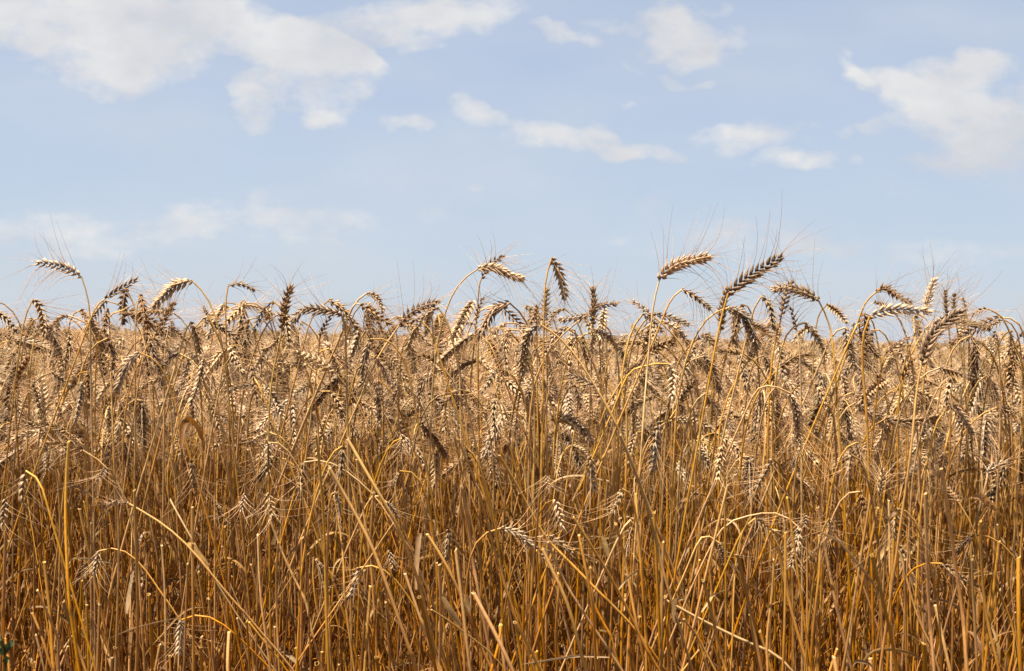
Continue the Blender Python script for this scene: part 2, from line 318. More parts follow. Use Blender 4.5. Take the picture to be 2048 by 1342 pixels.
# window ; stem from low to neck ; ear from base to tip ; tone 0 brown .. 1 pale ; label (top row only)
PLANTS = """
1;528,800 530,600 515,450 488,352;475,330 380,280 290,258 205,250;.85;tall lone wheat stalk bowing left with long awns at the far left
1;60,1200 95,900 125,680 150,520 178,476;192,464 228,500 252,570 262,690;.75;wheat stalk with dark bent neck and hanging ear nearest the left edge above the horizon
1;;-40,520 50,585 108,665;.7;wheat ear entering from the left edge just above the horizon
1;;-20,660 50,680 110,715;.6;
1;560,700 480,600 410,556;395,556 340,580 288,640;.2;dark drooping ear on a thin arch right of the first hanging ear at left
1;520,600 570,500 605,465;615,458 690,410 802,345;.35;brown ear pointing up to the right above the small group at left
1;860,800 835,690 800,540 770,450 748,398;735,398 718,480 722,612;.2;dark ear hanging straight down beneath the brown ear that points right
1;788,1340 788,900 790,600 797,470 806,430;816,432 842,530 858,640;.25;dark hanging ear on a pale straight stem, first right of the small group at left
1;644,800 640,560 634,516;630,514 614,580 608,655;.05;short dark ear hanging low under the group at left
1;1330,1000 1300,740 1260,570 1205,430 1142,364;1118,352 1020,385 960,440 888,512;.7;ear drooping to the left on a wide round arch, left third of the skyline
1;1318,620 1312,440 1320,402;1330,385 1405,372 1490,415;1;small very pale level ear on a thin upright stem in the left third
1;;905,672 950,590 1015,478;.25;blurred brown upright ear behind the wide round arch
1;960,900 965,700 972,625;985,618 1040,660 1092,708;.5;
1;1050,760 1075,620 1104,590;1115,594 1145,680 1166,778;.8;pale hanging ear with a short dark hooked neck, below the wide round arch
1;1000,1010 1060,830 1110,650 1165,592;1185,575 1280,620 1392,700;.55;ear sloping down to the right from a bowed stem beneath the small very pale ear
1;;1212,556 1200,530 1184,500;.3;
1;500,1340 480,900 470,720 440,640 418,640;412,658 396,770 358,892;.85;
1;410,1250 460,950 500,780 550,710 612,684;630,690 662,790 650,880;.15;
1;1000,1000 950,880 900,790 836,768;815,775 755,830 710,930 678,1010;.95;
1;810,940 838,780 862,688;872,690 892,760 905,840;.6;
1;1010,1340 1000,1100 985,980 968,930;955,925 880,942 800,995;.8;
1;;482,945 466,1050 436,1175;.9;
1;;512,885 516,960 522,1045;.05;
1;1260,1010 1232,850 1205,795;1190,815 1165,930 1108,1092;1;
1;1300,860 1305,760 1322,722;1330,735 1372,810 1422,902;.7;
1;800,1340 790,1230 740,1140 712,1140;702,1158 690,1240 668,1312;.9;
1;;382,1232 270,1200 158,1192;.5;
1;1520,990 1500,955;1482,958 1400,972 1328,1002;.35;
1;;326,1058 342,1100 362,1145;.8;
1;1180,900 1150,800 1120,795;1102,815 1085,900 1060,962;.7;
1;;300,890 350,920 412,968;.6;
1;;895,690 950,735 1010,785;.6;
1;;1050,780 1000,800 938,872;.5;
1;;92,985 110,900 172,790;.05;
1;;200,700 230,620 262,575;.3;
1;;235,1110 215,1010 188,940;.7;
2;290,730 250,610 200,500 152,468;135,474 70,540 14,665;.55;dark ear drooping left from a short round arch, left of the brown upright spike
2;;186,650 205,490 240,384;.3;brown upright ear with a fan of white awns, left of centre
2;;205,540 222,640 226,745;1;pale ear hanging just right of the brown upright ear
2;560,760 560,600 545,560;532,548 400,524 300,532 248,602;.55;long ear arching to the left behind the round arches left of centre
2;310,740 340,600 400,500 445,470;458,470 530,510 590,590 640,642;.75;ear sloping down right from a broad round arch left of centre
2;400,780 398,720 408,684;410,675 438,620 472,560;.1;short dark upright ear below the broad round arch left of centre
2;570,580 610,470 660,432;680,428 735,450 782,542;.7;ear curling over to the right, upper of the pair left of centre
2;575,560 600,510 628,492;642,494 720,540 826,612;.45;ear sloping down right, lower of the curled pair left of centre
2;;668,655 698,600 735,565;.3;
2;720,860 790,740;870,615 960,530 1102,472;.25;thick dark ear pointing up right, just left of the tallest arched stalk
2;1190,740 1160,620 1125,520 1108,505;1096,508 1030,555 928,602;.6;
2;;745,765 790,680 860,610;.3;
2;1092,760 1060,640 1022,595;1002,590 955,650 914,764;.85;pale hanging ear under the thick dark ear left of centre
2;1050,1340 1062,1000 1090,750 1112,640 1150,500 1200,390 1260,320 1315,290;1330,285 1420,278 1517,322 1598,346;.95;tallest stalk at the centre, arching far over to a pale ear pointing right
2;1330,470 1334,380 1345,332;1352,338 1400,255 1482,206;.2;dark brown ear crossing behind the pale ear at the tip of the tallest arch
2;1325,800 1320,660 1320,600;1322,588 1330,520 1362,448;.0;short very dark upright ear beneath the tallest arch
2;1330,800 1340,660 1326,622;1312,608 1262,600 1208,588;.6;
2;1680,800 1640,650 1570,510 1528,484;1515,485 1430,520 1372,610 1332,690;.4;ear drooping left from a round arch, between the tallest arch and the hooked hanging ear
2;1440,820 1405,720 1360,680 1325,662;1305,668 1205,738 1098,832;.9;
2;740,1340 660,1130 580,990 502,895;490,880 380,820 258,768;.95;
2;665,1200 640,1000 612,905;600,890 530,812 438,718;1;
2;545,1310 490,1100 430,930 372,865;335,848 235,838 140,822;.7;
2;;90,978 150,1060 202,1168;.8;
2;880,1130 830,1000 780,925 752,918;738,930 752,1050 760,1168;.5;
2;1180,1200 1130,980 1090,870 1066,872;1050,888 1002,960 985,1105;.9;
2;975,1150 920,870 870,750 800,680 755,668;702,695 672,790 640,905;.3;
2;;728,790 780,870 812,962;.95;
2;1520,1200 1470,1050 1448,1020;1432,1040 1424,1130 1430,1242;1;
2;;1438,872 1390,950 1348,1012;.6;
2;1450,1060 1420,900 1375,845 1348,828;1330,820 1250,848 1180,902;.5;
2;;1082,830 1020,800 952,808;.3;
2;;1215,988 1150,1060 1095,1112;.7;
2;;620,990 572,1070 520,1152;.5;
2;;110,1240 50,1268 -10,1308;.8;
2;;468,1000 520,1070 540,1155;.7;
2;;880,1220 890,1290 895,1350;.9;
2;;1492,600 1440,640 1422,700;.85;
2;;170,690 120,740 60,760;.6;
2;;1170,1010 1230,1050 1300,1120;.5;
2;;300,590 290,640 280,700;.9;
2;;870,960 850,1010 835,1060;.7;
3;255,760 255,600 262,380 275,275 290,232;302,222 338,290 360,370 382,462;.9;hooked hanging pale ear on a dark reddish stem, right of the tallest arch
3;;268,585 268,480 276,398;.05;dark upright ear right behind the stem of the hooked hanging ear
3;;214,600 212,550 216,496;.4;
3;470,640 430,560 392,520;372,518 320,550 268,642;.5;
3;535,800 540,700 540,640;542,610 546,480 540,386;.5;upright ear crossed by a level ear, right of the hooked hanging ear
3;;498,560 580,502 692,488;.3;level brown ear crossing the upright ear right of centre
3;;525,560 430,570 342,582;.45;
3;825,1342 840,1100 852,950 870,750 886,560 905,430 922,360;930,348 990,285 1080,245 1226,213;.75;tall stalk with an ear bowing right at the top, right of centre
3;;892,560 840,520 768,468;.95;
3;;900,548 1000,570 1102,612;.75;
3;740,1180 700,1000 750,690 790,580 826,550;832,550 900,590 948,655;.85;
3;;955,590 1040,645 1112,745;.9;
3;955,560 990,460 1042,412;1060,406 1130,440 1232,522;.6;ear on a thin arch sloping right, in front of the big brown leaning ear
3;1235,820 1262,720 1285,655;1288,642 1300,500 1332,392;.2;brown upright ear standing against the biggest leaning ear
3;1245,800 1280,620 1312,480;1332,428 1380,385 1440,340 1517,290 1650,212;.3;biggest brown ear of all, leaning up to the right with long curved awns
3;;1338,510 1420,560 1470,660 1502,765;.75;
3;;562,648 630,682 692,752;.75;
3;620,1340 590,1000 520,760 470,670 400,628;382,628 312,690 248,825;.65;
3;740,1342 560,980 450,800 350,685 256,608;232,608 165,680 140,800 128,905;.8;
3;700,1010 730,860 830,870 920,815 968,830;985,840 1012,920 1002,1052;1;
3;700,1000 790,840;830,792 920,745 1014,708;.0;
3;;1188,795 1242,880 1282,1005;.9;
3;;1150,695 1192,680 1245,735;.6;
3;740,1342 640,1110 572,985;552,970 470,930 388,896;1;
3;;438,960 460,1030 472,1102;.8;
3;;160,978 188,1080 212,1205;.9;
3;;900,1028 830,1060 718,1142;.8;
3;1100,1300 1060,1150 980,1130;942,1178 912,1260 880,1470;1;big white ear hanging with long side awns in mid field, right of centre
3;560,1340 500,1240;300,1150 400,1160 490,1230 530,1312;.7;
3;;1040,1085 1090,1000 1155,928;.1;
3;;870,690 790,672 706,680;.95;
3;;860,728 780,716 690,722;.9;
3;;480,680 488,740 498,805;.7;
3;;728,912 760,860 820,835;.1;
3;;800,842 830,880 852,945;.3;
3;;60,640 30,690 0,770;.8;
3;;20,920 -10,960 -40,1040;.7;
3;;1200,1010 1230,1060 1290,1130;.8;
3;;300,720 330,780 345,860;.9;
3;;1420,780 1350,770 1270,758;.4;
4;0,600 30,520 50,470;70,440 122,520 138,645;.8;pale ear hanging from a hooked dark neck, right of the biggest leaning ear
4;490,800 478,680 455,570 415,485;400,470 320,425 220,395 128,408;.85;long pale ear arching back to the left, upper right of the skyline
4;;182,565 210,450 245,352;.35;
4;;272,640 258,570 238,508;.1;short dark upright ear under the long pale ear that arches left
4;628,600 670,490 716,425;735,420 790,398 855,440 942,492;.25;dark ear arching over to the right, first above the thicket at the right
4;690,1342 660,900 655,640;700,562 800,528 900,522 1062,542;.85;large pale level ear pointing right, beneath the dark arching ear at the right
4;;800,500 760,490 728,478;.6;
4;;1020,535 1048,430 1080,338;.65;slim upright ear with long straight awns, highest of the thicket at the right
4;;1150,560 1142,490 1140,405;.5;brown upright ear, left one of two close together at the right
4;;1192,530 1190,480 1196,425;.6;
4;;1262,545 1245,470 1235,465;.4;
4;940,1342 955,1100 980,950 998,855;1002,842 1060,680 1150,600 1242,520;.3;big brown ear leaning right on a dark neck in the thicket at the right
4;820,1342 880,1000 930,800 1000,662;1015,648 1095,600 1190,555;.7;
4;1510,640 1450,560 1402,518;1390,518 1345,526 1290,562;.6;ear nodding left from a thin arch at the right edge of the thicket
4;;1200,595 1280,600 1410,640;.9;
4;440,760 490,640 536,606;556,628 572,730 612,885;.6;ear hanging from a thin hooked neck right of the long pale arching ear
4;600,660 625,640;640,650 690,720 752,802;.15;
4;730,1120 750,950 780,825;782,790 850,732 932,680;.1;
4;;880,945 920,870 962,800;.05;
4;;1288,690 1230,700 1160,720;.4;
4;;1288,675 1318,730 1328,800;.2;
4;;1430,650 1428,700 1442,760;.3;
4;;1522,640 1520,700 1508,790;.9;
4;;1560,700 1590,660 1620,620;.1;
4;;378,948 430,1030 462,1125;.9;
4;;180,855 260,800 352,782;.4;
4;;318,600 392,690 442,790;.8;
4;0,1060 60,980 150,955 212,985;230,1010 272,1120 282,1340;1;long whitish ear hanging from a round arch below the biggest leaning ear
4;;112,1035 108,1120 132,1212;.9;
4;;1172,915 1148,1050 1180,1110;.95;
4;;1190,1080 1240,1150 1302,1250;.85;
4;;590,1010 650,1040 700,1085;.5;
4;;790,1160 900,1178 1100,1150;.55;
4;;580,1205 605,1270 632,1335;.95;
4;;75,1200 50,1240 -5,1300;.9;
4;;1385,905 1420,970 1445,1055;.5;
4;;1108,862 1170,880 1242,905;.6;
4;;1438,1095 1510,1110 1595,1130;.4;
4;;1282,940 1300,880 1332,818;.4;
4;;420,1070 380,1130 348,1205;.05;
4;;150,975 160,1010 175,1060;.9;
4;;1080,960 1010,940 930,960;.6;
4;;1530,820 1480,850 1400,860;.8;
4;;1480,580 1430,610 1360,640;.7;
5;1800,1500 1510,1110 1300,870 1100,620 940,480 830,415 762,408;748,370 690,360 620,378;.6;long pale stalk sweeping from bottom centre up left to a small level ear
5;1200,1342 1030,1020 930,880 830,730 740,640 612,604;575,645 562,700 545,785;.9;small pale ear hanging under a thin arched stem in the lower left corner
5;1700,1500 1510,1270 1400,1160 1280,1050 1190,1005 1082,1000;1056,1045 1050,1130 1045,1245;1;pale ear hanging lowest of all at the bottom left, on a low arched stem
5;280,400 250,240 200,170 165,165;150,180 134,260 126,365;.9;
5;;30,345 22,420 12,505;.8;
5;;1112,115 1120,200 1132,275;.8;
5;;1422,310 1410,360 1400,420;.8;
5;;480,60 400,40 300,5;.4;
5;;610,165 590,200 560,235;.7;
6;460,1200 400,1080 370,850 352,690;370,678 412,740 430,780;.9;
6;1100,1250 900,880 800,760 720,705 655,702;636,742 612,820 578,925;1;pale ear hanging from a low arch left of centre near the bottom
6;960,700 850,530 760,360 600,210 450,110 345,100;312,130 292,240 302,335;.5;
6;;540,35 532,120 528,215;.5;
6;;500,300 512,360 520,432;.8;
6;690,345 740,340;795,365 825,400 862,455;.9;
6;;1250,40 1270,140 1295,245;.05;
6;;808,640 818,700 826,755;.5;
6;;1155,520 1148,600 1138,705;.9;
6;;104,15 108,110 104,210;.9;
6;;105,310 120,380 130,450;.7;
6;;885,-10 880,40 875,85;.9;
6;;870,180 850,220 830,270;.7;
7;;895,-5 905,90 882,185;1;
7;;1288,25 1276,120 1265,240;.9;
7;;525,95 530,180 548,295;.8;
7;;705,285 685,360 645,440;.8;
7;;318,345 345,430 362,520;.9;
7;690,560 790,420;772,488 758,550 736,640;.4;
7;1130,640 1150,560 1200,535 1240,550;1272,598 1290,660 1312,735;.9;
7;;280,555 350,600 425,665;1;frayed pale ear lying along a diagonal straw, lower centre
7;;8,512 110,545 192,625;.8;
7;;270,205 278,250 290,290;.6;
8;;130,110 90,190 28,295;.9;
8;;292,5 286,60 272,115;.9;
8;;620,15 632,60 642,110;.8;
8;;585,85 575,160 566,235;.8;
8;1100,1342 960,1000 860,600 780,400 755,350;752,325 765,240 772,155;1;whitish ear standing upright among the stems at the right, below the canopy
8;1360,300 1370,210;1380,195 1420,150 1495,128;1;bright white ear pointing right near the right edge, below the canopy
8;;848,395 848,500 852,595;.4;
8;-200,560 0,450 90,412 180,418 270,470;285,510 270,620 238,750;.9;pale ear hanging from a low arch at the lower right
8;-80,600 -20,480;30,455 80,490 132,535;.6;
8;1640,900 1530,670 1450,570 1370,540 1320,545;1300,550 1250,590 1195,650;.15;dark brown ear pointing down left near the right edge, low down
8;;1115,718 1190,770 1275,832;.3;
8;;460,455 462,500 458,560;.9;
8;;1210,360 1180,320 1150,280;.5;
8;;640,300 660,380 680,450;.1;
8;;320,430 318,470 315,510;.6;
"""
# cut, headless straws of the foreground: window ; from low to cut end ; radius in mm ; tone
STRAWS = """
5;560,1500 500,1340 430,1140 370,945;2.6;.35
5;400,1300 350,1180 290,1040 220,880;1.8;.55
5;885,1400 880,1250 868,905;2.4;.7
5;520,1500 512,1200 505,965;2.2;.8
5;560,1500 568,1250 577,960;2.5;.2
5;300,1342 270,1200 190,1010;2.0;.4
5;290,1500 262,1340 210,1140;1.9;.35
5;345,1500 342,1340 340,1145;1.7;.4
5;1150,1500 1130,1342 1110,1150;2.3;.5
5;720,1480 700,1342 670,1215;2.1;.5
5;640,1480 645,1342 652,1270;2.5;.3
5;1460,1480 1450,1342 1434,1060;2.0;.6
5;330,1500 310,1340 290,1000 258,715;2.8;.5
5;1300,900 1130,600 1060,480 990,350;1.5;.95
5;410,1000 395,800 380,500 385,200 400,20;2.3;.75
5;970,1342 960,900 940,620;1.9;.5
5;790,1342 800,1000 790,600 780,300;2.1;.45
5;1320,1342 1326,1240 1330,1125;2.4;1very pale flat cut straw at the bottom left of centre
5;70,1500 62,1300 30,1160;2.2;.7
5;1175,1480 1172,1342 1165,1210;2.4;.6
5;1220,1342 1235,1200 1242,1092;1.3;.9
5;340,1342 370,1290 392,1205;2.0;.9
5;900,1342 915,1260 928,1195;2.3;.6
5;1000,1500 992,1342 985,1260;2.0;.3
6;1010,1500 970,1342 860,1030 720,640 590,390 465,168;2.4;.45thick golden jointed straw leaning left from the bottom centre
6;735,630 770,570 830,490;1.4;.6
6;1180,1500 1100,1342 1000,900 900,600 850,480 700,230 570,0;2.6;.75
6;1340,1200 1280,1040 1150,740 1035,555;2.5;.5
6;1330,900 1300,740 1260,430 1230,280;2.6;.5
6;1600,1500 1490,1250 1400,1080 1302,895;3.0;.35
6;230,1360 120,1220 0,1065;1.7;.9
6;420,1342 330,960 200,690 60,300 -10,60;1.9;.6
6;120,1342 60,900 45,560;1.6;.6
6;735,1480 738,1260 700,700 640,300 620,120;2.1;.6
6;1080,1342 1010,1000 985,920;2.8;.4
6;760,1480 752,1342 735,1268;3.0;.5
6;300,1500 285,1342 265,1215;2.3;.8
6;560,1000 545,700 520,500 490,330;1.7;.8
6;380,1342 385,1320 388,1300;3.4;.1
6;1280,1342 1240,1000 1200,700 1195,645;2.4;.5
6;1100,1342 1110,1000 1100,730;2.4;.35
6;1400,1342 1450,1200 1460,1080;2.2;.4
6;340,940 330,700 310,350 300,260;1.5;.5
6;450,1200 440,900 430,500 400,100 385,-20;2.0;.7
6;1500,900 1400,560 1330,300 1260,120 1210,0;1.8;.7
6;170,1342 160,1100 150,780 165,600;1.7;.45
6;1450,1290 1300,1170 1180,1060 1060,990;1.4;.9
7;1660,1290 1510,1212 1200,1062 968,935;2.6;.95longest pale straw, lying diagonally down to the bottom right
7;1000,1420 960,1342 780,1090 520,830 400,700 260,560 120,300 0,95;2.2;.8
7;900,1300 780,1060 640,790 520,600 430,458;2.3;.55
7;980,880 930,680 860,400 800,220 700,-20;2.1;.7
7;800,1100 760,900 720,650 675,495;2.3;.55
7;1360,1480 1310,1342 1240,1050 1182,822;2.2;.5
7;1510,1300 1490,1150 1430,880 1378,670;2.4;.4
7;500,1342 470,1230 380,900 290,740 250,640;2.6;.5
7;130,1342 100,1100 75,980 68,865;2.5;.75
7;420,900 400,870 330,730 280,600;2.1;.7
7;560,1342 545,1000 500,760 460,560;2.2;.45
7;850,1120 820,760 800,500 790,320;1.9;.6
7;700,1342 650,1150 560,1000 510,860 430,640;2.3;.4
7;1250,1342 1200,1240 1150,1130 1070,1045;1.7;.75
7;230,1480 222,1342 212,1235;3.2;.5
7;30,1342 10,1200 0,1085;2.6;.45
7;600,1480 580,1342 560,1272;3.0;.55
7;220,1310 170,1180 90,1065;2.4;.8
7;980,1342 975,1150 960,920;2.3;.6
7;330,1342 320,1100 350,860 340,780;2.2;.5
7;1060,1342 1110,1280 1152,1225;1.5;1
7;1340,1342 1355,900 1370,700 1395,540 1450,455;1.3;.8
8;400,1500 345,1342 230,960 180,700 150,528;2.6;.5
8;640,1500 590,1342 500,960 440,650 395,398;2.5;.4
8;900,1500 858,1342 790,1000 710,678;2.5;.6
8;1260,1342 1240,1050 1190,700 1150,400 1112,175;2.6;.45
8;1070,1342 1050,1100 1030,800 1018,320;2.4;.55
8;1200,1500 1160,1342 1110,1100 1078,968;2.6;.75
8;560,1342 600,1100 680,700 740,400;2.2;.3
8;1570,1342 1560,1000 1560,690;3.4;.6
8;520,1500 508,1342 490,1275;3.0;.6
8;1030,1480 1025,1342 1010,1190;3.2;.35
8;710,1480 708,1342 700,1275;3.2;.55
8;350,1342 370,1050 410,720 400,560;2.2;.7
8;910,1342 905,1000 900,700;1.9;.6
8;1320,1342 1300,1000 1290,700;2.2;.5
8;1450,1342 1390,1150 1350,800 1340,480;2.1;.6
8;1500,1342 1560,1180 1480,960 1400,780;1.9;.55
8;190,1342 205,900 205,545;2.0;.4
8;55,1342 20,1150 0,1020;1.8;.7
8;110,1500 90,1200 130,900 140,700;2.0;.35
"""
# broken dry blades caught among the stems: window ; path ; width in mm ; tone ; label
BLADES = """
6;966,870 970,700 980,560 992,556 1004,640;7;.5;broad pale blade folded over and hanging down, lower centre
1;1060,1335 1062,1240 1078,1180 1110,1165 1150,1200 1185,1290;8;.0;dark brown curled blade arching over below the ears at left
5;1090,598 1120,610 1160,665 1205,730;11;.9;pale flared sheath wrapped round the long leaning stalk lower left
8;1295,332 1340,330 1385,365 1432,408;9;.25;brown broad blade drooping right near the right edge
8;335,522 385,508 430,545 520,590 600,685 700,810 760,930;4;.45;long narrow blade trailing down to the right at lower right
6;1118,908 1160,985 1225,1075;8;.9;pale torn blade slanting right at the bottom centre
7;598,560 612,615 628,680;7;.9;whitish short blade hanging among stems, lower right of centre
7;690,868 740,800 802,750;3;.9;narrow pale blade rising right to a point, lower right of centre
7;1170,1000 1220,925 1240,900 1308,872;3.5;.8;thin pale hooked blade at the bottom, right of centre
6;1262,895 1268,960 1274,1005;6;1;small white blade at the bottom centre
5;735,1010 750,900 775,760;6;.6;tan blade standing on edge in the lower left quarter
5;395,715 430,690 520,690 650,715;2.2;.7;thin blade bowing level across the lower left
7;130,1302 300,1275 450,1255 640,1262;3;.9;pale blade lying level across the very bottom centre
5;630,1152 820,1080 1050,1030;2.2;.9;thin pale strip sloping up right at the bottom left
8;590,1320 620,1285 690,1300 720,1330;4;.3;brown curled blade at the very bottom, lower right
6;0,780 100,860 200,960 300,1090;2.2;.2;thin brown strip sloping down right at the bottom left of centre
7;1065,920 1020,935 1005,1010 1015,1060;6;.6;bent tan blade hanging from a stem at lower right of centre
"""

# ------------------------------------------------------------------ ground
def soil():
    m = bpy.data.materials.new('stubble_soil'); m.use_nodes = True; t = m.node_tree; b = t.nodes['Principled BSDF']; lk = t.links.new
    tc = t.nodes.new('ShaderNodeTexCoord'); n1 = t.nodes.new('ShaderNodeTexNoise'); n1.inputs['Scale'].default_value = 7; n1.inputs['Detail'].default_value = 9; lk(tc.outputs['Object'], n1.inputs[0])
    n2 = t.nodes.new('ShaderNodeTexNoise'); n2.inputs['Scale'].default_value = 90; n2.inputs['Detail'].default_value = 5; lk(tc.outputs['Object'], n2.inputs[0])
    ad = t.nodes.new('ShaderNodeMath'); ad.operation = 'MULTIPLY_ADD'; lk(n2.outputs[0], ad.inputs[0]); ad.inputs[1].default_value = .5; lk(n1.outputs[0], ad.inputs[2])
    r = t.nodes.new('ShaderNodeValToRGB'); lk(ad.outputs[0], r.inputs[0]); e = r.color_ramp.elements
    e[0].position = .5; e[0].color = (.035, .02, .01, 1); e[1].position = .95; e[1].color = (.16, .09, .035, 1); x = e.new(.72); x.color = (.07, .04, .018, 1)
    lk(r.outputs[0], b.inputs['Base Color']); b.inputs['Roughness'].default_value = .95
    bp = t.nodes.new('ShaderNodeBump'); bp.inputs['Distance'].default_value = .03; lk(ad.outputs[0], bp.inputs['Height']); lk(bp.outputs[0], b.inputs['Normal'])
    return m
M_SOIL = soil()
xs = np.linspace(-1, 1, 81); xs = np.sign(xs)*np.abs(xs)**3*900
X, Y = np.meshgrid(xs, xs); rg = np.random.default_rng(3)
Z = rg.normal(0, .008, X.shape)
g = Geo(); g.add(np.stack([X, Y, Z], -1).reshape(-1, 3), grid_q(81, 81, False), (.2, .14, .08))
o = link('ground', mesh('ground', g, [M_SOIL])); o['kind'] = 'structure'
# the crop canopy beyond the plants that can be told apart, out to the horizon: one rough golden surface of ears
ys = 70*np.exp(np.linspace(0, 2.5, 90)); xx = np.linspace(-1, 1, 241)
X = xx[None]*(ys[:, None]*.75+30); Y = np.repeat(ys[:, None], 241, 1); Z = .72+rg.normal(0, .03, X.shape)
Z[0] = 0.0
g = Geo(); g.add(np.stack([X, Y, Z], -1).reshape(-1, 3), grid_q(90, 241, False)[:, ::-1], (EARP*.55+GOLD*.45)*rg.uniform(.7, 1.05, X.size)[:, None])
o = link('distant_crop', mesh('distant_crop', g, [M_EAR])); o['kind'] = 'stuff'; o['label'] = 'far golden wheat canopy fading out to the horizon'

# ------------------------------------------------------------------ plants
def pts(s): return [tuple(map(float, p.split(','))) for p in s.split()]
def to_photo(c, P):
    ox, oy, s = CROPS[c]; return [(ox+x/s, oy+y/s) for x, y in P]
def to_ground(P, rng, straight=.6):
    """carry a stem on from its lowest measured point down to the soil"""
    a = P[0]; d = a-P[min(2, len(P)-1)]; sl = np.clip(d[0]/max(-d[2], .02), -.55, .55); h = a[2]
    root = np.array((a[0]+sl*h*straight, a[1]+rng.uniform(-.03, .05), 0.0)); mid = np.array((a[0]+sl*h*.42*straight*1.35, (a[1]*.6+root[1]*.4), h*.52))
    return np.vstack([root, mid, P])
def neck(E, te, rng, low=.22):
    """a natural bent neck: up from below, over, into the base of the ear at E with direction te"""
    hx = -te[:2]; up = max(te[2], 0)
    w_ = (.030+.032*rng.random())*(1-up)
    hn = np.linalg.norm(hx)
    hx = hx/hn if hn > .25 else unit(np.array((rng.choice((-1, 1)), rng.uniform(-.4, .4))))
    hx = np.array((hx[0], .35+.5*abs(hx[1])))               # the stem passes behind its own ear
    S = E+np.array((hx[0]*w_*1.4, hx[1]*w_*1.2, -low)); S[0] -= te[0]*up*.12
    return bezier(S, S+np.array((rng.uniform(-.01, .01), 0, low*.75)), E-te*(.032+.026*rng.random()), E, 22)

def wheat_plant(stem, ear, rng, tone, label, group, r0=.0021, r1=.00115, fat=1.0, n_leaf=0, spread=1.0):
    org = stem[0].copy(); org[2] = 0
    root = bpy.data.objects.new('wheat_stalk', None); root.empty_display_size = .05; root.location = org; C.objects.link(root)
    root['label'] = label; root['category'] = 'wheat'; root['group'] = group
    g = Geo(); Q = stem_geo(g, stem, r0, r1, rng, tone=.25+.95*rng.random())
    link('stem', mesh('stem', g, [M_STRAW], org), root)
    ge, gb = Geo(), Geo(); ear_geo(ge, gb, ear, rng.uniform(0, 6.28), rng, tone, fat=fat, spread=spread, drop=rng.uniform(.15, .4))
    eo = link('ear', mesh('ear', ge, [M_EAR], org), root)
    if gb.v: link('beard', mesh('beard', gb, [M_BEARD], org), eo)
    for _ in range(n_leaf):
        i = int(len(Q)*rng.uniform(.25, .72)); up = unit(Q[i+1]-Q[i]); sd_ = unit(np.array((rng.normal(), rng.normal()*.6, .1)))
        gl = Geo(); leaf_geo(gl, Q[i], up, sd_, rng.uniform(.06, .17), rng.uniform(.004, .008), rng, curl=rng.uniform(.6, 1.5), tone=rng.random())
        link('leaf', mesh('leaf', gl, [M_LEAF], org), root)
    return root

MARKS = [(120, 545, "the lone tall stalk at far left"), (85, 620, "the hanging ear nearest the left edge"), (245, 600, "the small group at left"), (350, 580, "the wide round arch"),
 (480, 572, "the small very pale level ear"), (578, 600, "the brown upright spike"), (690, 620, "the broad round arch"), (755, 605, "the curled pair"),
 (830, 640, "the thick dark ear left of centre"), (1000, 545, "the tallest arch"), (1120, 560, "the hooked hanging ear"), (1185, 610, "the crossed ears"),
 (1365, 530, "the bowed ear right of centre"), (1500, 560, "the biggest leaning ear"), (1605, 590, "the long pale arching ear"), (1770, 590, "the dark arching ear at right"),
 (1890, 620, "the right thicket"), (1312, 895, "the big white mid-field ear"), (1590, 850, "the long whitish hanging ear"), (360, 1270, "the lowest pale ear at left"),
 (710, 1170, "the low pale ear left of centre"), (1120, 1085, "the frayed pale ear on a diagonal straw"), (1762, 950, "the white upright ear at right"), (190, 1120, "the small arched ear at lower left"),
 (1590, 1090, "the pale low ear at lower right"), (1970, 935, "the bright white ear at right edge"), (1470, 1280, "the longest pale diagonal straw")]
used = set()
def relate(desc, x, y, skip=14):
    order = sorted(MARKS, key=lambda m: (m[0]-x)**2+((m[1]-y)*1.0)**2)
    for far in (False, True):
        for k, (mx, my, ph) in enumerate(order[:9]):
            dx, dy = x-mx, y-my
            if abs(dx)+abs(dy) < skip: continue
            ver = 'below' if dy > 25 else 'above' if dy < -25 else ''
            hor = 'left' if dx < -18 else 'right' if dx > 18 else ''
            rel = (ver+' '+hor).strip() if ver and hor and min(abs(dx), abs(dy))*3.2 > max(abs(dx), abs(dy)) else (ver if abs(dy) > abs(dx) and ver else hor or ver)
            if not rel: continue
            if rel in ('left', 'right'): rel += ' of'
            elif ' ' in rel: rel += ' of'
            d = math.hypot(dx, dy); q = 'just ' if d < 70 else 'far ' if d > 220 else ''
            lab = f"{desc} {q}{rel} {ph}"
            if far: lab = f"{'lower' if y > 900 else 'upper'} {desc} {q}{rel} {ph}"
            if lab not in used and len(lab.replace('-', ' ').split()) <= 15: used.add(lab); return lab
    return desc
def tone_word(t): return 'dark brown' if t < .18 else 'brown' if t < .42 else 'tan' if t < .66 else 'pale' if t < .93 else 'whitish'

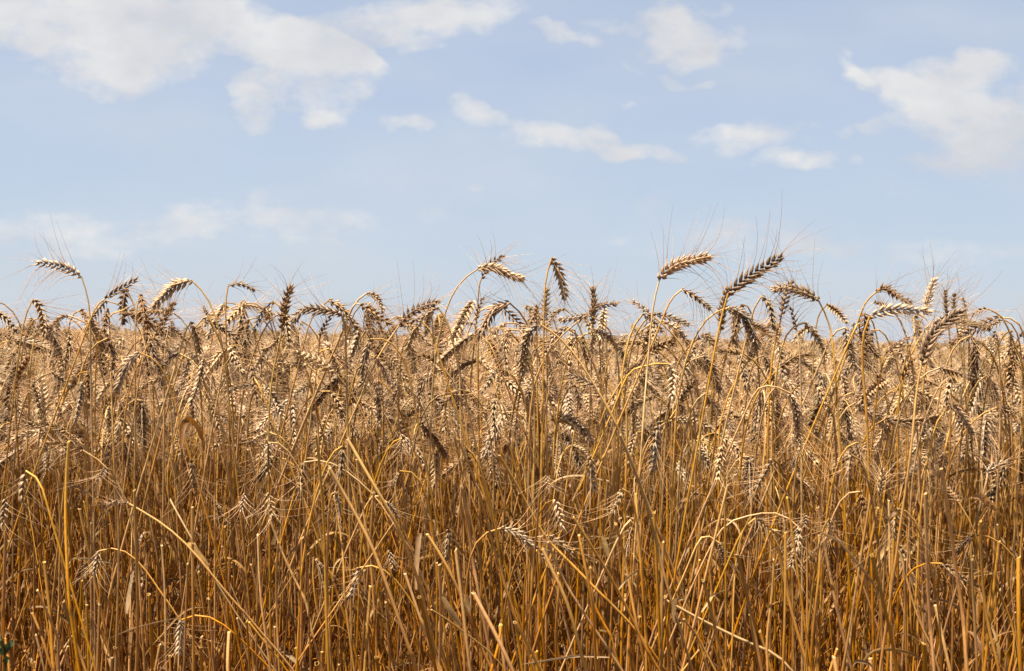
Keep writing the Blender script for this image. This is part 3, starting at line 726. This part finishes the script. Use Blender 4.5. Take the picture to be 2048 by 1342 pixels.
rng = np.random.default_rng(11)
n_plants = 0
for line in PLANTS.strip().splitlines():
    c, st, ea, tone, label = [x.strip() for x in line.split(';')]; c = int(c); tone = float(tone)
    E2 = to_photo(c, pts(ea)); S2 = to_photo(c, pts(st)) if st else []
    Lp = sum(math.dist(a, b) for a, b in zip(E2, E2[1:]))
    D = float(np.clip(F*.089/Lp, 1.5, 1.98 if c < 5 else 1.8)*rng.uniform(.97, 1.04)) if Lp > 0 else 2.0
    if c >= 5: D = min(D, 1.5+.3*rng.random())
    dz = rng.uniform(-.35, .35)*.08
    ear = [at(x, y, D+dz*k/max(1, len(E2)-1)) for k, (x, y) in enumerate(E2)]
    ear = curve(ear, 30)
    if S2:
        ph = rng.uniform(0, 6); sp = [at(x, y, D+.012*math.sin(ph+k*1.1)*(len(S2)-k)/len(S2)) for k, (x, y) in enumerate(S2)]
        if len(sp) == 1: sp = [sp[0]-np.array((0, 0, .12))]+sp
        stem = curve(to_ground(np.vstack([sp, ear[:1]]), rng), 90)
    else:
        te = unit(ear[3]-ear[0]); nk = neck(ear[0], te, rng)
        stem = curve(np.vstack([to_ground(nk[:3], rng)[:2], nk[::3]]), 90)
    x, y = E2[len(E2)//2]
    if not label:
        v = (E2[-1][0]-E2[0][0], E2[-1][1]-E2[0][1]); a = math.degrees(math.atan2(-v[1], abs(v[0])))
        side = 'right' if v[0] > 0 else 'left'
        pose = 'upright ear' if a > 65 else f'ear rising {side}' if a > 18 else f'level ear pointing {side}' if a > -18 else f'ear drooping {side}' if a > -62 else 'hanging ear'
        label = relate(f"{'small ' if Lp < 75 else ''}{tone_word(tone)} {pose}", x, y)
    fat = .92+.3*rng.random(); 
    wheat_plant(stem, ear, rng, tone*.9, label, 'bearded wheat stalks in the front rows', r0=(.0026 if c < 5 else .0018)*rng.uniform(.85, 1.15), r1=.0014*rng.uniform(.85, 1.1), fat=fat, n_leaf=int(rng.random() < .22), spread=rng.uniform(.8, 1.25))
    n_plants += 1

# the crowd between and behind them, alike
while n_plants < 300:
    x = rng.uniform(-30, 2078); D = rng.uniform(2.0, 2.45)
    y = rng.choice([rng.uniform(600, 700), rng.uniform(700, 830), rng.uniform(830, 950), rng.uniform(950, 1200)], p=[.62, .22, .11, .05])
    base = at(x, y, D)
    ang = rng.choice([rng.uniform(-90, -40), rng.uniform(-40, 10), rng.uniform(10, 75)], p=[.66, .24, .10]); az_ = rng.uniform(0, 6.28)
    if y < 700: ang = min(ang, rng.uniform(-70, 12))
    te = np.array((math.cos(R(ang))*math.cos(az_), math.cos(R(ang))*math.sin(az_), math.sin(R(ang)))); Lm = rng.uniform(.065, .095)
    bend = unit(te+np.array((0, 0, -.5)))
    ear = bezier(base, base+te*Lm*.33, base+te*Lm*.62, base+te*Lm*.6+bend*Lm*.4, 30)
    nk = neck(base, te, rng, low=rng.uniform(.14, .24)); nk[:3, 0] += 0
    lean = rng.normal(0, .07)*base[2]
    rootp = np.array((nk[0, 0]+lean, nk[0, 1]+rng.normal(0, .02), 0)); mid = rootp*.5+nk[0]*.5+np.array((lean*.12, 0, 0))
    stem = curve(np.vstack([rootp, mid, nk[::3]]), 90)
    wheat_plant(stem, ear, rng, float(rng.choice((.1, .45, .8, 1.0, 1.0))), 'wheat stalk with nodding ear among the close-packed rows just behind the front ones', 'bearded wheat stalks in the front rows',
                r0=.0024*rng.uniform(.85, 1.15), r1=.0013*rng.uniform(.85, 1.1), fat=rng.uniform(.85, 1.15), n_leaf=int(rng.random() < .3), spread=rng.uniform(.8, 1.25))
    n_plants += 1

# cut straws
def cut_straw(P, rad, tone, label, group='cut straws at the field edge'):
    P = curve(P, 60); org = P[0].copy(); g = Geo()
    stem_geo(g, P, rad*1.08, rad*.92, rng, tone, sides=8, cut=True)
    o = link('cut_straw', mesh('cut_straw', g, [M_STRAW], org), None, org)
    o['label'] = label; o['category'] = 'straw'; o['group'] = group
    return o
for line in STRAWS.strip().splitlines():
    f = line.split(';'); c = int(f[0]); S2 = to_photo(c, pts(f[1])); g_ = f[2].strip(); rest = f[3].strip()
    i = len(rest.rstrip('abcdefghijklmnopqrstuvwxyz ,-')); tone = float(rest[:i]); label = rest[i:].strip()
    D = rng.uniform(1.42, 1.72); ph = rng.uniform(0, 6)
    P = to_ground(np.array([at(x, y, D+.015*math.sin(ph+k)) for k, (x, y) in enumerate(S2)]), rng, 1.0)
    x, y = S2[-1]
    if not label:
        dx = S2[-1][0]-S2[0][0]; dy = S2[0][1]-S2[-1][1]; sl = dx/max(dy, 1)
        pose = 'upright' if abs(sl) < .12 else ('left' if sl < 0 else 'right')+'-leaning'
        label = relate(f"{'thick' if float(g_) > 2.35 else 'thin' if float(g_) < 1.85 else 'golden' if tone < .6 else 'pale'} {pose} cut straw, its end", x, y)
    cut_straw(P, float(g_)/1000*.88, tone, label)
for k in range(75):
    x = rng.uniform(-40, 2090); D = rng.uniform(1.55, 2.1); y = rng.uniform(960, 1335)
    tip = at(x, y, D); lean = rng.normal(.05, .10)
    root_ = np.array((tip[0]+lean*tip[2]*1.5, tip[1]+rng.normal(0, .04), 0))
    cut_straw(np.vstack([root_, root_*.45+tip*.55+rng.normal(0, .004, 3), tip]), rng.uniform(.0014, .0024), rng.random(), 'short headless straw standing low among the stems at the field edge')

def blade_along(g, P, width, tone, rng, col=None):
    P = curve(P, 26); T, A, B = frames(P, rng.uniform(-.4, .4)); t = np.linspace(0, 1, 26)
    wd = width*.5*np.clip(np.sin(math.pi*(t*.9+.06))**.5, .12, 1); tw = np.sin(t*3+rng.uniform(0, 6))*.5
    W = np.cross(T, (0, 1, 0)); W = unit(W)*np.cos(tw)[:, None]+np.cross(T, unit(W))*np.sin(tw)[:, None]; H = np.cross(T, W)
    V = np.stack([P-W*wd[:, None]+H*wd[:, None]*.3, P-H*wd[:, None]*.2, P+W*wd[:, None]+H*wd[:, None]*.3], 1)
    c = (BROWN*.6+GOLD*.4)*(1-tone)+np.array((.42, .29, .13))*tone if col is None else np.asarray(col)
    g.add(V, grid_q(26, 3, False), c*rng.uniform(.9, 1.1))
for line in BLADES.strip().splitlines():
    c, P2, wd, tone, label = [x.strip() for x in line.split(';')]
    D = rng.uniform(1.5, 1.62); P = np.array([at(x, y, D+.01*k) for k, (x, y) in enumerate(to_photo(int(c), pts(P2)))])
    g = Geo(); blade_along(g, P, float(wd)/1000, float(tone), rng)
    o = link('dry_leaf', mesh('dry_leaf', g, [M_LEAF], P[0]), None, P[0]); o['label'] = label; o['category'] = 'leaf'; o['group'] = 'dry leaves caught among the stems'
# the little green weed at the foot of the crop, bottom left
M_WEED = material('weed_leaf', .5, .4, .3, 0, (200, 200, 200))
org = at(12, 1335, 1.5); org[2] = 0
wr = bpy.data.objects.new('weed', None); wr.location = org; C.objects.link(wr); wr['label'] = 'small dark green weed at the bottom left corner among the straws'; wr['category'] = 'weed'
g = Geo(); tube(g, curve([org, org+(0, 0, .25), at(10, 1335, 1.5), at(8, 1290, 1.5)], 30), .0012, (.03, .04, .012), 5); link('stem', mesh('stem', g, [M_WEED], org), wr)
for (x0, y0, x1, y1) in ((8, 1300, 0, 1268), (9, 1305, 27, 1282), (8, 1310, -12, 1300), (9, 1325, 20, 1318)):
    g = Geo(); blade_along(g, np.array([at(x0, y0, 1.5), at((x0+x1)/2, (y0+y1)/2-3, 1.49), at(x1, y1, 1.5)]), .008, 0, rng, (.022, .038, .010)); link('leaf', mesh('leaf', g, [M_WEED], org), wr)

# ------------------------------------------------------------------ the field behind (nobody could count it): variants of a stalk set out by geometry nodes
variants = []
NV, NS, NL = 16, 12, 5
for v in range(NV+NS+NL):
    g = Geo(); r_ = np.random.default_rng(100+v)
    if v < NV:
        ang = r_.choice([r_.uniform(-90, -40), r_.uniform(-40, 15), r_.uniform(15, 80)], p=[.6, .26, .14]); az_ = r_.uniform(0, 6.28)
        te = np.array((math.cos(R(ang))*math.cos(az_), math.cos(R(ang))*math.sin(az_), math.sin(R(ang)))); Lm = r_.uniform(.07, .095)
        base = np.array((r_.normal(0, .06), r_.normal(0, .06), r_.uniform(.70, .81) if te[2] < .2 else r_.uniform(.66, .74)))
        ear = bezier(base, base+te*Lm*.33, base+te*Lm*.62, base+te*Lm*.6+unit(te+np.array((0, 0, -.5)))*Lm*.4, 30)
        nk = neck(base, te, r_, low=.2); P = curve(np.vstack([[(0, 0, 0)], nk[0]*.5+np.array((.008, 0, 0)), nk[::3]]), 60)
        Q = stem_geo(g, P, .0023, .0012, r_, (.4+.6*r_.random()), sides=5, mat=0)
        ear_geo(g, g, ear, r_.uniform(0, 6), r_, float(r_.choice((.5, .85, 1, 1, 1))), lod=1, mats=(1, 2), drop=.25, fat=1.12)
        if r_.random() < .4: leaf_geo(g, Q[len(Q)//2], np.array((0, 0, 1.)), unit(np.array((r_.normal(), r_.normal(), .1))), r_.uniform(.07, .16), .006, r_, r_.uniform(.7, 1.4), 3, r_.random())
    elif v < NV+NS:                                     # headless tillers and bent straws
        h = r_.uniform(.35, .62); a_ = r_.normal(0, .1, 2)
        P = curve(np.array([(0, 0, 0), (a_[0]*.3, a_[1]*.3, h*.5), (a_[0], a_[1], h)]), 40)
        k_ = r_.uniform(.38, .88); Q = stem_geo(g, P, .0025*k_, .0016*k_, r_, .2+.5*r_.random(), sides=5, mat=0)
        for _ in range(int(r_.random() < .6)): leaf_geo(g, Q[int(len(Q)*r_.uniform(.2, .8))], np.array((0, 0, 1.)), unit(np.array((r_.normal(), r_.normal(), .1))), r_.uniform(.07, .2), .005, r_, r_.uniform(.2, 1.2), 3, r_.random())
    else:                                               # low litter: leaning bits of straw and curled leaves
        for _ in range(9):
            p = np.array((r_.normal(0, .05), r_.normal(0, .05), r_.uniform(0, .25))); d = unit(r_.normal(0, 1, 3)*np.array((1, 1, .7)))
            L_ = r_.uniform(.06, .22); q = p+d*L_; q[2] = abs(q[2])
            if r_.random() < .45: stem_geo(g, np.linspace(p, q, 8), .0015, .001, r_, r_.random()*.5, sides=4, mat=0)
            else: leaf_geo(g, p, unit(np.array((d[0]*.3, d[1]*.3, 1))), unit(np.array((d[0], d[1], .1))), L_, .006, r_, r_.uniform(.5, 1.6), 3, r_.random()*.6)
    variants.append(g.arrays())

def in_frame(x, y): return abs(x) < .46*y+.05
pt = []
def scatter(y0, y1, dens, kinds, zs=(.93, 1.05), edge=1.62, wide=(.55, .9)):
    W = y1*wide[0]+wide[1]; n = int(2*W*(y1-y0)*dens)
    X = rng.uniform(-W, W, n); Y = rng.uniform(y0, y1, n)
    for x, y in zip(X, Y):
        if abs(x) > y*wide[0]+wide[1]: continue
        pt.append((x, y, 0, int(rng.choice(kinds)), rng.normal(0, .05), rng.normal(0, .05), rng.uniform(0, 6.28), rng.uniform(*zs)))
heads = list(range(NV)); tills = list(range(NV, NV+NS)); lit = list(range(NV+NS, NV+NS+NL))
scatter(2.45, 3.7, 400, heads, (.90, 1.06)); scatter(3.7, 6, 280, heads, (.95, 1.09)); scatter(6, 12, 130, heads, (.97, 1.11)); scatter(12, 28, 48, heads, (.98, 1.10)); scatter(28, 76, 11, heads, (.97, 1.1))
scatter(2.3, 3.3, 38, heads, (1.07, 1.16)); scatter(3.3, 4.8, 22, heads, (1.06, 1.14)); scatter(2.2, 2.45, 170, heads, (.84, 1.0)); scatter(2.05, 2.9, 900, tills, (.8, 1.15)); scatter(2.9, 4.2, 300, tills); scatter(1.75, 2.05, 320, tills, (.6, 1.0)); scatter(1.8, 3.6, 22, lit)
for _ in range(1500):                                   # the crop goes on to both sides of the frame
    x = rng.uniform(-3.2, 3.2); y = rng.uniform(1.5, 2.4)
    if abs(x) > .46*y+.12: pt.append((x, y, 0, int(rng.choice(heads+tills)), rng.normal(0, .05), rng.normal(0, .05), rng.uniform(0, 6.28), rng.uniform(.92, 1.03)))
pt = np.array(pt)
allg = Geo(); vid = []
for k, (V, Q, c, m) in enumerate(variants):
    allg.v.append(V); allg.q.append(Q+allg.n); allg.c.append(c); allg.m.append(m); allg.n += len(V); vid.append(np.full(len(V), k))
V, Q, c, m = allg.arrays(); nvv = len(V)
me = mesh('wheat_field', allg, MATS)
me.vertices.add(len(pt)); co = np.vstack([V, pt[:, :3]]).astype(np.float32); me.vertices.foreach_set('co', co.ravel())
a_ = me.attributes.new('vid', 'INT', 'POINT'); a_.data.foreach_set('value', np.concatenate(vid+[100+pt[:, 3]]).astype(np.int32))
a_ = me.attributes.new('rot', 'FLOAT_VECTOR', 'POINT'); a_.data.foreach_set('vector', np.vstack([np.zeros((nvv, 3)), pt[:, 4:7]]).astype(np.float32).ravel())
a_ = me.attributes.new('scl', 'FLOAT', 'POINT'); a_.data.foreach_set('value', np.r_[np.ones(nvv), pt[:, 7]].astype(np.float32))
field = link('wheat_field', me); field['kind'] = 'stuff'; field['label'] = 'dense ripe wheat crop filling the field behind the front rows'
gt = bpy.data.node_groups.new('set_out_crop', 'GeometryNodeTree')
gt.interface.new_socket('Geometry', in_out='INPUT', socket_type='NodeSocketGeometry'); gt.interface.new_socket('Geometry', in_out='OUTPUT', socket_type='NodeSocketGeometry')
gi = gt.nodes.new('NodeGroupInput'); go = gt.nodes.new('NodeGroupOutput'); jn = gt.nodes.new('GeometryNodeJoinGeometry'); gl = gt.links.new
def attr(n, ty):
    a = gt.nodes.new('GeometryNodeInputNamedAttribute'); a.data_type = ty; a.inputs['Name'].default_value = n; return [s for s in a.outputs if s.enabled][0]
av, ar, asx = attr('vid', 'INT'), attr('rot', 'FLOAT_VECTOR'), attr('scl', 'FLOAT')
def pick(val):
    cmp_ = gt.nodes.new('FunctionNodeCompare'); cmp_.data_type = 'INT'; cmp_.operation = 'EQUAL'
    ii = [s for s in cmp_.inputs if s.enabled]; gl(av, ii[0]); ii[1].default_value = val
    s = gt.nodes.new('GeometryNodeSeparateGeometry'); s.domain = 'POINT'; gl(gi.outputs[0], s.inputs[0]); gl(cmp_.outputs[0], s.inputs[1]); return s.outputs[0]
for k in range(len(variants)):
    ip = gt.nodes.new('GeometryNodeInstanceOnPoints'); gl(pick(100+k), ip.inputs['Points']); gl(pick(k), ip.inputs['Instance'])
    gl(ar, ip.inputs['Rotation']); gl(asx, ip.inputs['Scale']); gl(ip.outputs[0], jn.inputs[0])
gl(jn.outputs[0], go.inputs[0])
md = field.modifiers.new('set_out_crop', 'NODES'); md.node_group = gt
print('plants', n_plants, 'points', len(pt), 'variant verts', nvv)
